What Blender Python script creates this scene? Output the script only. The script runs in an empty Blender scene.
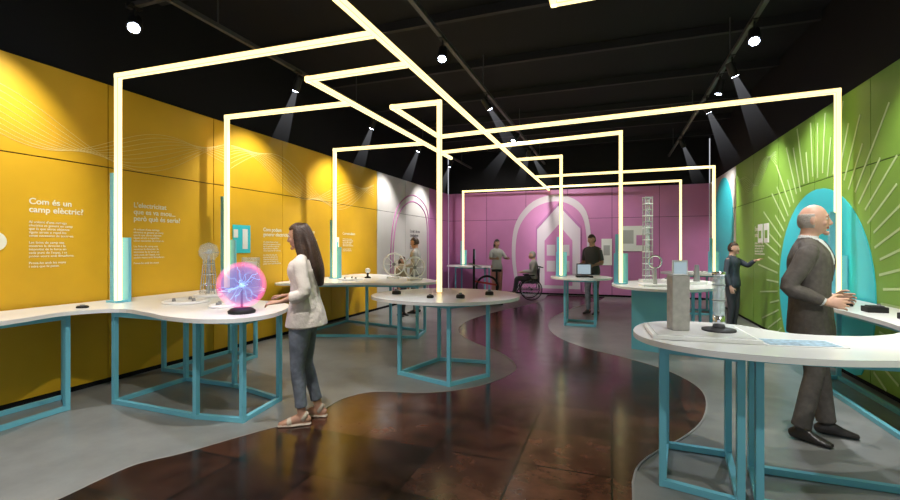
import bpy, bmesh, math, random
from mathutils import Vector, Matrix
from mathutils.bvhtree import BVHTree
random.seed(7)
scene = bpy.context.scene
COL = scene.collection
V = Vector
try:
    scene.view_settings.view_transform = 'Standard'
    scene.view_settings.look = 'None'
except Exception:
    pass

# ------------------------------------------------------------------ materials
def mat(name, col, rough=0.5, metal=0.0, emit=None, es=0.0, noise=0.0, nscale=8.0, bump=0.0, bscale=60.0,
        trans=0.0, alpha=1.0, spec=0.5, ior=1.45):
    m = bpy.data.materials.new(name); m.use_nodes = True
    nt = m.node_tree; b = nt.nodes['Principled BSDF']
    b.inputs['Base Color'].default_value = (*col, 1)
    b.inputs['Roughness'].default_value = rough
    b.inputs['Metallic'].default_value = metal
    b.inputs['IOR'].default_value = ior
    b.inputs['Specular IOR Level'].default_value = spec
    b.inputs['Transmission Weight'].default_value = trans
    b.inputs['Alpha'].default_value = alpha
    if emit is not None:
        b.inputs['Emission Color'].default_value = (*emit, 1)
        b.inputs['Emission Strength'].default_value = es
    tc = nt.nodes.new('ShaderNodeTexCoord')
    if noise > 0:
        n = nt.nodes.new('ShaderNodeTexNoise'); n.inputs['Scale'].default_value = nscale
        n.inputs['Detail'].default_value = 4
        r = nt.nodes.new('ShaderNodeValToRGB')
        r.color_ramp.elements[0].position = 0.3; r.color_ramp.elements[1].position = 0.7
        r.color_ramp.elements[0].color = (*[c * (1 - noise) for c in col], 1)
        r.color_ramp.elements[1].color = (*[min(1, c * (1 + noise)) for c in col], 1)
        nt.links.new(tc.outputs['Object'], n.inputs['Vector'])
        nt.links.new(n.outputs['Fac'], r.inputs['Fac'])
        nt.links.new(r.outputs['Color'], b.inputs['Base Color'])
    if bump > 0:
        n2 = nt.nodes.new('ShaderNodeTexNoise'); n2.inputs['Scale'].default_value = bscale
        n2.inputs['Detail'].default_value = 3
        bp = nt.nodes.new('ShaderNodeBump'); bp.inputs['Strength'].default_value = bump
        bp.inputs['Distance'].default_value = 0.02
        nt.links.new(tc.outputs['Object'], n2.inputs['Vector'])
        nt.links.new(n2.outputs['Fac'], bp.inputs['Height'])
        nt.links.new(bp.outputs['Normal'], b.inputs['Normal'])
    return m

M = {}
M['yellow'] = mat('yellow_panel', (0.68, 0.385, 0.012), 0.5, noise=0.12, nscale=0.9)
M['green'] = mat('green_panel', (0.20, 0.38, 0.05), 0.5, noise=0.12, nscale=0.9)
M['pink'] = mat('pink_panel', (0.56, 0.21, 0.45), 0.5, noise=0.10, nscale=0.9)
M['magenta'] = mat('magenta_panel', (0.44, 0.16, 0.38), 0.5)
M['whitewall'] = mat('white_panel', (0.62, 0.60, 0.58), 0.5, noise=0.05, nscale=1)
M['white'] = mat('white_paint', (0.85, 0.85, 0.83), 0.4)
M['textwhite'] = mat('white_vinyl_text', (0.80, 0.76, 0.62), 0.5)
M['softwhite'] = mat('soft_white_print', (0.64, 0.56, 0.63), 0.5)
M['tabletop'] = mat('white_laminate', (0.84, 0.84, 0.83), 0.25, noise=0.03, nscale=3)
M['cyan'] = mat('cyan_metal', (0.18, 0.55, 0.68), 0.35)
M['cyanwall'] = mat('cyan_print', (0.04, 0.58, 0.68), 0.45)
M['black'] = mat('black_paint', (0.006, 0.006, 0.007), 0.6)
M['blackwall'] = mat('black_wall', (0.010, 0.010, 0.012), 0.8, spec=0.2)
M['ceil'] = mat('black_ceiling', (0.012, 0.012, 0.014), 0.85, spec=0.15)
M['beamgrey'] = mat('black_steel', (0.018, 0.018, 0.020), 0.6, spec=0.2)
M['darkgrey'] = mat('dark_grey', (0.05, 0.05, 0.055), 0.5)
M['grey'] = mat('grey_plastic', (0.25, 0.25, 0.25), 0.45)
M['lightgrey'] = mat('light_grey', (0.45, 0.45, 0.44), 0.5)
M['trimgrey'] = mat('path_edge', (0.30, 0.29, 0.28), 0.5)
M['stone'] = mat('grey_composite', (0.42, 0.40, 0.37), 0.6, noise=0.15, nscale=20)
M['chrome'] = mat('chrome', (0.8, 0.81, 0.83), 0.18, 1.0)
M['led'] = mat('led_channel', (0.9, 0.6, 0.2), 0.5, emit=(1.0, 0.72, 0.26), es=1.1)
M['ledcore'] = mat('led_diffuser', (0.9, 0.8, 0.5), 0.5, emit=(1.0, 0.82, 0.40), es=1.75)
M['lens'] = mat('spot_lens', (1, 1, 1), 0.4, emit=(0.70, 0.80, 1.0), es=35)
M['acryl'] = mat('clear_acrylic', (0.75, 0.88, 0.92), 0.1, alpha=0.28)
M['bluep'] = mat('blue_print', (0.35, 0.5, 0.62), 0.5, noise=0.4, nscale=30)
M['red'] = mat('red_plastic', (0.5, 0.05, 0.05), 0.4)
M['screen'] = mat('screen_glow', (0.1, 0.1, 0.1), 0.3, emit=(0.5, 0.65, 0.75), es=0.6)
M['rubber'] = mat('rubber', (0.015, 0.015, 0.016), 0.7)
M['wave'] = mat('wave_print', (0.85, 0.68, 0.30), 0.6)
M['wavegreen'] = mat('ray_print', (0.52, 0.66, 0.34), 0.6)

def floor_grey():
    m = mat('grey_floor', (0.13, 0.13, 0.125), 0.3)
    nt = m.node_tree; b = nt.nodes['Principled BSDF']
    tc = nt.nodes.new('ShaderNodeTexCoord')
    n = nt.nodes.new('ShaderNodeTexNoise'); n.inputs['Scale'].default_value = 1.3; n.inputs['Detail'].default_value = 8
    n.inputs['Roughness'].default_value = 0.65
    r = nt.nodes.new('ShaderNodeValToRGB')
    r.color_ramp.elements[0].position = 0.3; r.color_ramp.elements[1].position = 0.72
    r.color_ramp.elements[0].color = (0.16, 0.165, 0.16, 1); r.color_ramp.elements[1].color = (0.28, 0.285, 0.275, 1)
    nt.links.new(tc.outputs['Object'], n.inputs['Vector']); nt.links.new(n.outputs['Fac'], r.inputs['Fac'])
    nt.links.new(r.outputs['Color'], b.inputs['Base Color'])
    return m
def floor_brown():
    m = mat('rust_tile_floor', (0.08, 0.03, 0.02), 0.25)
    nt = m.node_tree; b = nt.nodes['Principled BSDF']
    tc = nt.nodes.new('ShaderNodeTexCoord')
    br = nt.nodes.new('ShaderNodeTexBrick')
    br.offset = 0.0; br.inputs['Scale'].default_value = 1.0
    br.inputs['Brick Width'].default_value = 0.62; br.inputs['Row Height'].default_value = 0.62
    br.inputs['Mortar Size'].default_value = 0.008; br.inputs['Bias'].default_value = 0.0
    br.inputs['Color1'].default_value = (0.030, 0.013, 0.009, 1)
    br.inputs['Color2'].default_value = (0.135, 0.052, 0.030, 1)
    br.inputs['Mortar'].default_value = (0.004, 0.003, 0.003, 1)
    n = nt.nodes.new('ShaderNodeTexNoise'); n.inputs['Scale'].default_value = 2.2; n.inputs['Detail'].default_value = 12
    n.inputs['Roughness'].default_value = 0.72; n.inputs['Distortion'].default_value = 0.3
    mp = nt.nodes.new('ShaderNodeMapping'); mp.inputs['Scale'].default_value = (1.6, 2.0, 1)
    r = nt.nodes.new('ShaderNodeValToRGB')
    r.color_ramp.elements[0].position = 0.36; r.color_ramp.elements[1].position = 0.70
    r.color_ramp.elements[0].color = (0.28, 0.26, 0.26, 1); r.color_ramp.elements[1].color = (1.0, 0.95, 0.88, 1)
    mx = nt.nodes.new('ShaderNodeMix'); mx.data_type = 'RGBA'; mx.blend_type = 'MULTIPLY'
    mx.inputs[0].default_value = 1.0
    nt.links.new(tc.outputs['Object'], br.inputs['Vector'])
    nt.links.new(tc.outputs['Object'], mp.inputs['Vector']); nt.links.new(mp.outputs['Vector'], n.inputs['Vector'])
    nt.links.new(n.outputs['Fac'], r.inputs['Fac'])
    nt.links.new(br.outputs['Color'], mx.inputs[6]); nt.links.new(r.outputs['Color'], mx.inputs[7])
    nt.links.new(mx.outputs[2], b.inputs['Base Color'])
    r2 = nt.nodes.new('ShaderNodeMapRange'); r2.inputs[3].default_value = 0.06; r2.inputs[4].default_value = 0.30
    nt.links.new(n.outputs['Fac'], r2.inputs[0]); nt.links.new(r2.outputs[0], b.inputs['Roughness'])
    return m
M['fgrey'] = floor_grey(); M['fbrown'] = floor_brown()

def volume_emit(name, col, s, absorb=0.0):
    m = bpy.data.materials.new(name); m.use_nodes = True
    nt = m.node_tree; nt.nodes.clear()
    o = nt.nodes.new('ShaderNodeOutputMaterial'); e = nt.nodes.new('ShaderNodeEmission')
    e.inputs[0].default_value = (*col, 1); e.inputs[1].default_value = s
    if absorb > 0:
        ab = nt.nodes.new('ShaderNodeVolumeAbsorption'); ab.inputs[0].default_value = (0.05, 0.05, 0.1, 1); ab.inputs[1].default_value = absorb
        ad = nt.nodes.new('ShaderNodeAddShader'); nt.links.new(e.outputs[0], ad.inputs[0]); nt.links.new(ab.outputs[0], ad.inputs[1])
        nt.links.new(ad.outputs[0], o.inputs['Volume'])
    else: nt.links.new(e.outputs[0], o.inputs['Volume'])
    return m
M['plasma'] = volume_emit('plasma_shell', (1.0, 0.13, 0.50), 5.5, 2.0)
M['plasmain'] = volume_emit('plasma_core', (0.13, 0.42, 1.0), 3.6, 7.0)
M['tendril'] = mat('plasma_tendril', (0.1, 0.2, 0.5), 0.5, emit=(0.35, 0.75, 1.0), es=2.5)

def beam_mat():  # painted haze: see-through emission fading along the cone, no real scattering
    m = bpy.data.materials.new('painted_haze_beam'); m.use_nodes = True
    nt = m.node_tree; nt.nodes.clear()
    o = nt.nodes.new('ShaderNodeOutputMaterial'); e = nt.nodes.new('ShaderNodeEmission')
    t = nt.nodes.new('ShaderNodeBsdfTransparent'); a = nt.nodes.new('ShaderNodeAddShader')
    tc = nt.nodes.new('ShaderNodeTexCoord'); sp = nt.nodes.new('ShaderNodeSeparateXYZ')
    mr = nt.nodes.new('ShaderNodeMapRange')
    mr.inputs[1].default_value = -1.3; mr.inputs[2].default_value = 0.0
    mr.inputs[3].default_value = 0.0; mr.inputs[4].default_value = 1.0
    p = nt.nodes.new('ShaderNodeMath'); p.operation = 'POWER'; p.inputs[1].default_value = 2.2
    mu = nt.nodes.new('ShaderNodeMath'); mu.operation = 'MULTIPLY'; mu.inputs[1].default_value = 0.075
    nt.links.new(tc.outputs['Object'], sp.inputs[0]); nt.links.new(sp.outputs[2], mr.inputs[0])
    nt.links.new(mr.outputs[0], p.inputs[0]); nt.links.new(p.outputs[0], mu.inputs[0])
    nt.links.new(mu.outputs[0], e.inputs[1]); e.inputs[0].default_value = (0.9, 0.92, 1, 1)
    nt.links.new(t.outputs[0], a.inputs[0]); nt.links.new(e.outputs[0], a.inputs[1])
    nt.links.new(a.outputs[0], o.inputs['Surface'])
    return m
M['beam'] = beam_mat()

# people materials
M['skin'] = mat('skin', (0.50, 0.27, 0.18), 0.5, noise=0.06, nscale=14)
M['skin2'] = mat('skin_pale', (0.58, 0.34, 0.25), 0.5, noise=0.06, nscale=14)
M['lip'] = mat('lip', (0.40, 0.16, 0.13), 0.45)
M['hairdark'] = mat('dark_brown_hair', (0.045, 0.022, 0.013), 0.4, noise=0.4, nscale=30, bump=0.4, bscale=70)
M['hairblack'] = mat('black_hair', (0.015, 0.011, 0.01), 0.45, bump=0.4, bscale=70)
M['hairgrey'] = mat('grey_hair', (0.33, 0.30, 0.27), 0.6, bump=0.4, bscale=90)
M['blouse'] = mat('cream_blouse', (0.70, 0.62, 0.56), 0.75, bump=0.8, bscale=14)
M['jeans'] = mat('blue_grey_jeans', (0.17, 0.19, 0.23), 0.8, noise=0.3, nscale=12, bump=0.5, bscale=20)
M['suit'] = mat('grey_suit', (0.095, 0.082, 0.074), 0.8, noise=0.15, nscale=30, bump=0.5, bscale=12)
M['suitt'] = mat('suit_trousers', (0.10, 0.088, 0.078), 0.8, noise=0.15, nscale=30, bump=0.6, bscale=10)
M['shirt'] = mat('white_shirt', (0.7, 0.7, 0.72), 0.7)
M['tie'] = mat('dark_tie', (0.05, 0.05, 0.09), 0.5)
M['shoe'] = mat('black_shoe', (0.03, 0.026, 0.024), 0.35)
M['sandal'] = mat('tan_sandal', (0.55, 0.46, 0.36), 0.6)
M['navy'] = mat('navy_shirt', (0.05, 0.06, 0.08), 0.8, bump=0.5, bscale=20)
M['darktr'] = mat('dark_trousers', (0.06, 0.06, 0.07), 0.8)
M['greyshirt'] = mat('grey_shirt', (0.42, 0.40, 0.38), 0.8, bump=0.5, bscale=20)
M['khaki'] = mat('khaki_cloth', (0.25, 0.20, 0.13), 0.8)
M['redtop'] = mat('rose_cloth', (0.50, 0.22, 0.20), 0.8)
M['eyew'] = mat('eye_white', (0.7, 0.68, 0.66), 0.3)
M['iris'] = mat('eye_iris', (0.04, 0.02, 0.01), 0.2)
M['brow'] = mat('eyebrow', (0.10, 0.06, 0.04), 0.7)

# ------------------------------------------------------------------ mesh builder
def cr(p0, p1, p2, p3, t):
    return [0.5 * ((2 * b) + (-a + c) * t + (2 * a - 5 * b + 4 * c - d) * t * t + (-a + 3 * b - 3 * c + d) * t ** 3)
            for a, b, c, d in zip(p0, p1, p2, p3)]
def smooth_closed(pts, n=5):
    out = []; k = len(pts)
    for i in range(k):
        for j in range(n):
            out.append(cr(pts[(i - 1) % k], pts[i], pts[(i + 1) % k], pts[(i + 2) % k], j / n))
    return out
def smooth_open(pts, n=4):
    k = len(pts); out = []
    for i in range(k - 1):
        a = pts[max(i - 1, 0)]; d = pts[min(i + 2, k - 1)]
        for j in range(n): out.append(cr(a, pts[i], pts[i + 1], d, j / n))
    out.append(list(pts[-1])); return out

class MB:
    def __init__(s):
        s.v = []; s.f = []; s.m = []; s.sm = []; s.mats = []
    def mi(s, m):
        if m not in s.mats: s.mats.append(m)
        return s.mats.index(m)
    def add(s, vs, fs, m, smooth=False):
        o = len(s.v); s.v += [V(v) for v in vs]; k = s.mi(m)
        for f in fs:
            s.f.append([o + i for i in f]); s.m.append(k); s.sm.append(smooth)
    def box(s, c, size, m, rz=0.0, rot=None):
        c = V(c); h = V(size) / 2
        R = rot if rot is not None else Matrix.Rotation(rz, 3, 'Z')
        vs = [c + R @ V((x * h.x, y * h.y, z * h.z)) for z in (-1, 1) for y in (-1, 1) for x in (-1, 1)]
        s.add(vs, [(0, 2, 3, 1), (4, 5, 7, 6), (0, 1, 5, 4), (2, 6, 7, 3), (0, 4, 6, 2), (1, 3, 7, 5)], m)
    def bar(s, a, b, w, m, h=None, up=(0, 0, 1)):
        a = V(a); b = V(b); T = (b - a).normalized(); u = V(up)
        if abs(T.dot(u)) > 0.95: u = V((0, 1, 0))
        S = T.cross(u).normalized(); U = S.cross(T); h = h or w
        vs = []
        for p in (a, b):
            for i, j in ((-1, -1), (1, -1), (1, 1), (-1, 1)):
                vs.append(p + S * (i * w / 2) + U * (j * h / 2))
        s.add(vs, [(3, 2, 1, 0), (4, 5, 6, 7), (0, 1, 5, 4), (1, 2, 6, 5), (2, 3, 7, 6), (3, 0, 4, 7)], m)
    def cone(s, a, b, r0, r1, m, n=20, smooth=True, caps=True):
        a = V(a); b = V(b); T = (b - a).normalized(); u = V((0, 0, 1)) if abs(T.z) < 0.9 else V((1, 0, 0))
        S = T.cross(u).normalized(); U = S.cross(T); vs = []
        for p, r in ((a, r0), (b, r1)):
            for i in range(n):
                t = 2 * math.pi * i / n; vs.append(p + (S * math.cos(t) + U * math.sin(t)) * r)
        s.add(vs, [(i, (i + 1) % n, n + (i + 1) % n, n + i) for i in range(n)], m, smooth)
        if caps:
            s.add(vs[:n], [list(range(n))[::-1]], m); s.add(vs[n:], [list(range(n))], m)
    def lathe(s, prof, m, c=(0, 0, 0), n=24, smooth=True):
        vs = []; c = V(c)
        for r, z in prof:
            for i in range(n):
                t = 2 * math.pi * i / n; vs.append(c + V((r * math.cos(t), r * math.sin(t), z)))
        fs = []
        for k in range(len(prof) - 1):
            for i in range(n):
                fs.append((k * n + i, k * n + (i + 1) % n, (k + 1) * n + (i + 1) % n, (k + 1) * n + i))
        s.add(vs, fs, m, smooth)
    def sphere(s, c, r, m, seg=20, rings=12, fn=None, R=None, flip=False):
        c = V(c)
        if not hasattr(r, '__len__'): r = (r, r, r)
        vs = []; fs = []
        def P(n):
            if fn: q = fn(n)
            else: q = V((n.x * r[0], n.y * r[1], n.z * r[2]))
            if R is not None: q = R @ q
            return c + q
        vs.append(P(V((0, 0, 1))))
        for i in range(1, rings):
            ph = math.pi * i / rings
            for j in range(seg):
                th = 2 * math.pi * j / seg
                vs.append(P(V((math.sin(ph) * math.cos(th), math.sin(ph) * math.sin(th), math.cos(ph)))))
        vs.append(P(V((0, 0, -1)))); L = len(vs) - 1
        for j in range(seg):
            fs.append((0, 1 + j, 1 + (j + 1) % seg))
            for i in range(rings - 2):
                a = 1 + i * seg; b = a + seg
                fs.append((a + j, b + j, b + (j + 1) % seg, a + (j + 1) % seg))
            fs.append((L, 1 + (rings - 2) * seg + (j + 1) % seg, 1 + (rings - 2) * seg + j))
        if flip: fs = [tuple(reversed(f)) for f in fs]
        s.add(vs, fs, m, True)
    def torus(s, c, R, r, axis, m, n=32, k=8, arc=1.0):
        c = V(c); A = V(axis).normalized(); u = V((0, 0, 1)) if abs(A.z) < 0.9 else V((1, 0, 0))
        X = A.cross(u).normalized(); Y = A.cross(X); vs = []
        for i in range(n):
            t = 2 * math.pi * i / n * arc; D = X * math.cos(t) + Y * math.sin(t)
            for j in range(k):
                q = 2 * math.pi * j / k; vs.append(c + D * (R + r * math.cos(q)) + A * r * math.sin(q))
        fs = [(i * k + j, ((i + 1) % n) * k + j, ((i + 1) % n) * k + (j + 1) % k, i * k + (j + 1) % k)
              for i in range(n if arc == 1.0 else n - 1) for j in range(k)]
        s.add(vs, fs, m, True)
    def prism(s, poly, z0, z1, m, mside=None):
        n = len(poly)
        ar = sum(poly[i][0] * poly[(i + 1) % n][1] - poly[(i + 1) % n][0] * poly[i][1] for i in range(n))
        if ar < 0: poly = poly[::-1]
        vs = [(p[0], p[1], z0) for p in poly] + [(p[0], p[1], z1) for p in poly]
        s.add(vs, [list(range(n))[::-1], list(range(n, 2 * n))], m)
        s.add(vs, [(i, (i + 1) % n, n + (i + 1) % n, n + i) for i in range(n)], mside or m)
    def loft(s, st, m, side=(1, 0, 0), n=14, sub=3, cap=(1.0, 1.0)):
        rows = [list(V(p)) + [a, b] for p, a, b in st]
        rows = smooth_open(rows, sub) if len(rows) > 2 else rows
        P = [V(r[:3]) for r in rows]; K = len(P); side = V(side)
        T = [(P[min(i + 1, K - 1)] - P[max(i - 1, 0)]).normalized() for i in range(K)]
        rings = []
        def ring(p, t, a, b):
            S = side - t * side.dot(t)
            if S.length < 0.05: S = V((0, 1, 0)) - t * t.y
            S.normalize(); F = t.cross(S)
            return [p + S * (a * math.cos(2 * math.pi * i / n)) + F * (b * math.sin(2 * math.pi * i / n)) for i in range(n)]
        a0, b0 = rows[0][3], rows[0][4]; r0 = min(a0, b0) * cap[0]
        for g in (70, 40):
            q = math.radians(g); rings.append(ring(P[0] - T[0] * r0 * math.sin(q), T[0], a0 * math.cos(q), b0 * math.cos(q)))
        for i in range(K): rings.append(ring(P[i], T[i], rows[i][3], rows[i][4]))
        a1, b1 = rows[-1][3], rows[-1][4]; r1 = min(a1, b1) * cap[1]
        for g in (40, 70):
            q = math.radians(g); rings.append(ring(P[-1] + T[-1] * r1 * math.sin(q), T[-1], a1 * math.cos(q), b1 * math.cos(q)))
        vs = [v for r in rings for v in r]; fs = []
        for k in range(len(rings) - 1):
            for i in range(n):
                fs.append((k * n + i, k * n + (i + 1) % n, (k + 1) * n + (i + 1) % n, (k + 1) * n + i))
        L = len(vs); vs += [P[0] - T[0] * r0, P[-1] + T[-1] * r1]
        b = (len(rings) - 1) * n
        for i in range(n):
            fs.append((L, (i + 1) % n, i)); fs.append((L + 1, b + i, b + (i + 1) % n))
        s.add(vs, fs, m, True)
    def mesh(s, name, recalc=False):
        me = bpy.data.meshes.new(name); me.from_pydata([tuple(v) for v in s.v], [], s.f)
        for m in s.mats: me.materials.append(m)
        me.polygons.foreach_set('material_index', s.m); me.polygons.foreach_set('use_smooth', s.sm)
        me.update()
        if recalc:
            bm = bmesh.new(); bm.from_mesh(me); bmesh.ops.recalc_face_normals(bm, faces=bm.faces); bm.to_mesh(me); bm.free()
        return me
    def finish(s, name, loc=(0, 0, 0), rz=0.0, bevel=0.0, parent=None, recalc=True, scale=1.0):
        me = s.mesh(name, recalc); o = bpy.data.objects.new(name, me); COL.objects.link(o)
        o.location = loc; o.rotation_euler = (0, 0, rz); o.scale = (scale, scale, scale)
        if bevel > 0:
            b = o.modifiers.new('bevel', 'BEVEL'); b.width = bevel; b.segments = 2; b.limit_method = 'ANGLE'
        if parent: o.parent = parent
        return o

def empty(name, loc=(0, 0, 0), rz=0.0):
    e = bpy.data.objects.new(name, None); COL.objects.link(e); e.location = loc; e.rotation_euler = (0, 0, rz)
    e.empty_display_size = 0.2
    return e

# ------------------------------------------------------------------ room shell
XL, XR, YB, YF, HW, HC = -5.24, 2.58, 14.4, -3.0, 3.3, 4.6
b = MB(); b.box(((XL + XR) / 2, (YB + YF) / 2, -0.05), (XR - XL + 0.4, YB - YF + 0.4, 0.1), M['fgrey']); b.finish('floor')
Lb = [(-3.2, 0.2), (-3.12, 1.2), (-3.09, 1.73), (-3.1, 1.96), (-3.08, 2.19), (-2.93, 2.42), (-2.8, 2.70), (-2.66, 2.98), (-2.52, 3.2), (-2.5, 3.45), (-2.5, 3.82),
      (-2.30, 4.12), (-1.75, 4.28), (-1.34, 4.68), (-1.13, 5.24), (-1.16, 5.66), (-1.49, 6.23), (-2.13, 6.86), (-2.62, 7.7), (-2.75, 8.84),
      (-2.47, 10.32), (-1.94, 12.11), (-1.85, 13.4)]
Rb = [(0.1, 0.2), (0.08, 1.5), (0.12, 2.89), (0.13, 3.12), (0.18, 3.36), (0.33, 3.65), (0.54, 3.97), (0.74, 4.41), (0.87, 5.0), (0.85, 5.5), (0.61, 6.05),
      (0.17, 6.52), (-0.38, 6.97), (-0.85, 7.67), (-1.13, 8.67), (-1.15, 9.98), (-0.76, 11.9), (-0.3, 13.4)]
poly = smooth_open(Lb, 4) + [[-1.9, 14.3], [-0.2, 14.3]] + smooth_open(Rb, 4)[::-1] + [[0.1, -2.8], [-3.2, -2.8]]
b = MB(); b.prism(poly, 0.0, 0.004, M['fbrown']); b.finish('floor_path')
b = MB()
for e in (smooth_open(Lb, 4), smooth_open(Rb, 4)):
    for i in range(len(e) - 1):
        b.bar((e[i][0], e[i][1], 0.003), (e[i + 1][0], e[i + 1][1], 0.003), 0.014, M['trimgrey'], h=0.008)
b.finish('trim_1')

def panel_wall(name, axis, pos, lo, hi, seams_u, z_seams, pan, inward, back, top=HC, mats=None):
    """wall slab with flush panels in front of a dark backing"""
    b = MB(); th = 0.1
    def bx(u0, u1, z0, z1, t0, t1, m):
        if axis == 'x':
            x0, x1 = pos - inward * t1, pos - inward * t0
            b.box(((x0 + x1) / 2, (u0 + u1) / 2, (z0 + z1) / 2), (abs(x1 - x0), u1 - u0, z1 - z0), m)
        else:
            y0, y1 = pos - inward * t1, pos - inward * t0
            b.box(((u0 + u1) / 2, (y0 + y1) / 2, (z0 + z1) / 2), (u1 - u0, abs(y1 - y0), z1 - z0), m)
    bx(lo, hi, 0, top, 0.02, 0.12, back)
    us = [lo] + seams_u + [hi]
    for i in range(len(us) - 1):
        for j in range(len(z_seams) - 1):
            m = pan(0.5 * (us[i] + us[i + 1]))
            bx(us[i] + 0.006, us[i + 1] - 0.006, z_seams[j] + 0.006, z_seams[j + 1] - 0.006, 0.0, 0.02, m)
    b.finish(name)
zs = [0.05, 2.38, HW]
panel_wall('wall_left', 'x', XL, YF, YB, [-0.8, 0.6, 2.0, 3.4, 4.8, 6.2, 7.6, 9.45, 11.0, 12.7], zs,
           lambda u: M['yellow'] if u < 9.45 else (M['whitewall'] if u < 12.7 else M['magenta']), 1, M['blackwall'])
panel_wall('wall_right', 'x', XR, YF, YB, [-1.0, 0.4, 1.8, 3.2, 4.6, 6.0, 7.4, 8.8, 10.2, 11.5, 13.0], zs,
           lambda u: M['green'] if u < 11.5 else M['whitewall'], -1, M['blackwall'])
panel_wall('wall_back', 'y', YB, XL, XR, [-3.9, -2.6, -1.3, 0.0, 1.3], zs, lambda u: M['pink'], -1, M['blackwall'])
b = MB(); b.box(((XL + XR) / 2, (YB + YF) / 2, HC + 0.05), (XR - XL + 0.4, YB - YF + 0.4, 0.1), M['ceil']); b.finish('ceiling')
b = MB()
for y in [x * 1.6 for x in range(-1, 9)]:
    b.bar((XL, y + 0.8, HC - 0.06), (XR, y + 0.8, HC - 0.06), 0.07, M['beamgrey'], h=0.12)
b.finish('trim_2')
TC = -1.95
for x in (-4.3, TC, 1.5):
    b = MB(); b.bar((x, 0.2, 4.06), (x, 14.0, 4.06), 0.05, M['darkgrey'], h=0.05)
    for y in range(1, 14, 3): b.bar((x, y, 4.08), (x, y, HC), 0.015, M['darkgrey'])
    b.finish('lighting_track')

# ------------------------------------------------------------------ spots
def spotlight(x, y, target, energy, beam=True, ang=45, col=(1, 0.97, 0.92), blen=1.3, z=3.86, big=1.0):
    e = empty('track_spotlight', (x, y, z))
    d = (V(target) - V((x, y, z))).normalized()
    q = (-d).to_track_quat('Z', 'Y')
    b = MB(); b.cone((0, 0, 0.10), (0, 0, -0.10), 0.05 * big, 0.055 * big, M['black'], 16)
    b.cone((0, 0, -0.101), (0, 0, -0.103), 0.042 * big, 0.042 * big, M['lens'], 16)
    h = b.finish('housing', parent=e); h.rotation_mode = 'QUATERNION'; h.rotation_quaternion = q
    b = MB(); b.bar((0, 0, 0.02), (0, 0, 4.04 - z), 0.02, M['black']); b.box((0, 0, 4.04 - z), (0.06, 0.14, 0.03), M['black'])
    b.finish('bracket', parent=e)
    L = bpy.data.lights.new('lamp', 'SPOT'); L.energy = energy; L.spot_size = math.radians(ang); L.spot_blend = 0.7
    L.color = col; L.shadow_soft_size = 0.04
    lo = bpy.data.objects.new('lamp', L); COL.objects.link(lo); lo.parent = e
    lo.location = d * 0.12; lo.rotation_mode = 'QUATERNION'; lo.rotation_quaternion = q
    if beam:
        b = MB(); b.cone((0, 0, -0.11), (0, 0, -blen), 0.03, 0.03 + blen * 0.11, M['beam'], 20, caps=False)  # cone surface carrying the painted beam glow, lights nothing by design
        bo = b.finish('painted_light_beam', parent=e, recalc=False); bo.rotation_mode = 'QUATERNION'; bo.rotation_quaternion = q
    return e
K = 1.4
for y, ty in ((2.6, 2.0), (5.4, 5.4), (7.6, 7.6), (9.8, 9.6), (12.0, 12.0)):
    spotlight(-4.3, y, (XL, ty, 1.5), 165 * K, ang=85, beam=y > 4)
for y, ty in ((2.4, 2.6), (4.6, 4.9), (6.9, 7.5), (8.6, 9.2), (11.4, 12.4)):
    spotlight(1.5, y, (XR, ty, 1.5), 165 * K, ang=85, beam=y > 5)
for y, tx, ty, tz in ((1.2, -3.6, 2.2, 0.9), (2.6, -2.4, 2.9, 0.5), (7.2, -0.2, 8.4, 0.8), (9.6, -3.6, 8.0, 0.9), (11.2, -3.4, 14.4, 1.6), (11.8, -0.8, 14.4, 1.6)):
    spotlight(TC, y, (tx, ty, tz), 185 * K, ang=80, beam=y > 4)  # the two nearest the camera are out of view, added as front fill
for y, tx, ty, tz in ((1.4, 0.9, 3.2, 0.9), (3.4, 1.6, 4.4, 0.6), (7.6, 0.9, 7.8, 0.9)):
    spotlight(1.5, y, (tx, ty, tz), 140 * K, ang=65, beam=False)  # the first two are likewise unseen fill added for the front
# three brighter cool spotlights angled towards the front of the hall
cool = (0.82, 0.88, 1.0)
spotlight(-4.75, 3.35, (-2.4, 1.2, 0.6), 150, beam=False, ang=70, col=cool, big=1.3)
spotlight(TC, 5.15, (-1.3, 2.6, 0.0), 170, beam=False, ang=80, col=cool, big=1.1)
spotlight(1.5, 5.9, (0.9, 3.4, 0.6), 190, beam=False, ang=70, col=cool, big=1.2)
b = MB(); b.bar((-4.85, 3.35, 4.06), (-4.2, 3.35, 4.06), 0.05, M['darkgrey'], h=0.05); b.finish('lighting_track')

# ------------------------------------------------------------------ LED frames
LW = 0.050
ZT = 3.3
def led(name_pts, sleeve=None, zb=0.921):
    b = MB()
    for pts in name_pts:
        for i in range(len(pts) - 1):
            a, c = V(pts[i]), V(pts[i + 1]); T = (c - a).normalized()
            A = a - T * LW / 2 if i else a; C = c + T * LW / 2 if i < len(pts) - 2 else c
            b.bar(A, C, LW, M['led'])
            b.bar(A, C, LW * .78, M['ledcore'], h=LW + 0.006); b.bar(A, C, LW + 0.006, M['ledcore'], h=LW * .78)
    if sleeve:
        for (x, y, sx, zt, zc) in sleeve:
            b.box((x - 0.055, y, (zt + zb) / 2), (0.055, 0.06, zt - zb), M['cyan'])
            b.box((x - 0.0, y + 0.05, (zb + zc) / 2), (0.21, 0.03, zc - zb), M['cyan'])
            b.box((x, y, zb + 0.01), (0.16, 0.14, 0.02), M['cyan'])
    return b.finish('led_light_frame', recalc=False)
led([[(-1.87, -0.5, ZT), (-1.87, 14.38, ZT)]])
led([[(-4.9, 3.28, 0.94), (-4.9, 3.28, ZT), (-1.90, 3.36, ZT)]], [(-4.9, 3.28, 0, 2.28, 1.6)])
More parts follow.
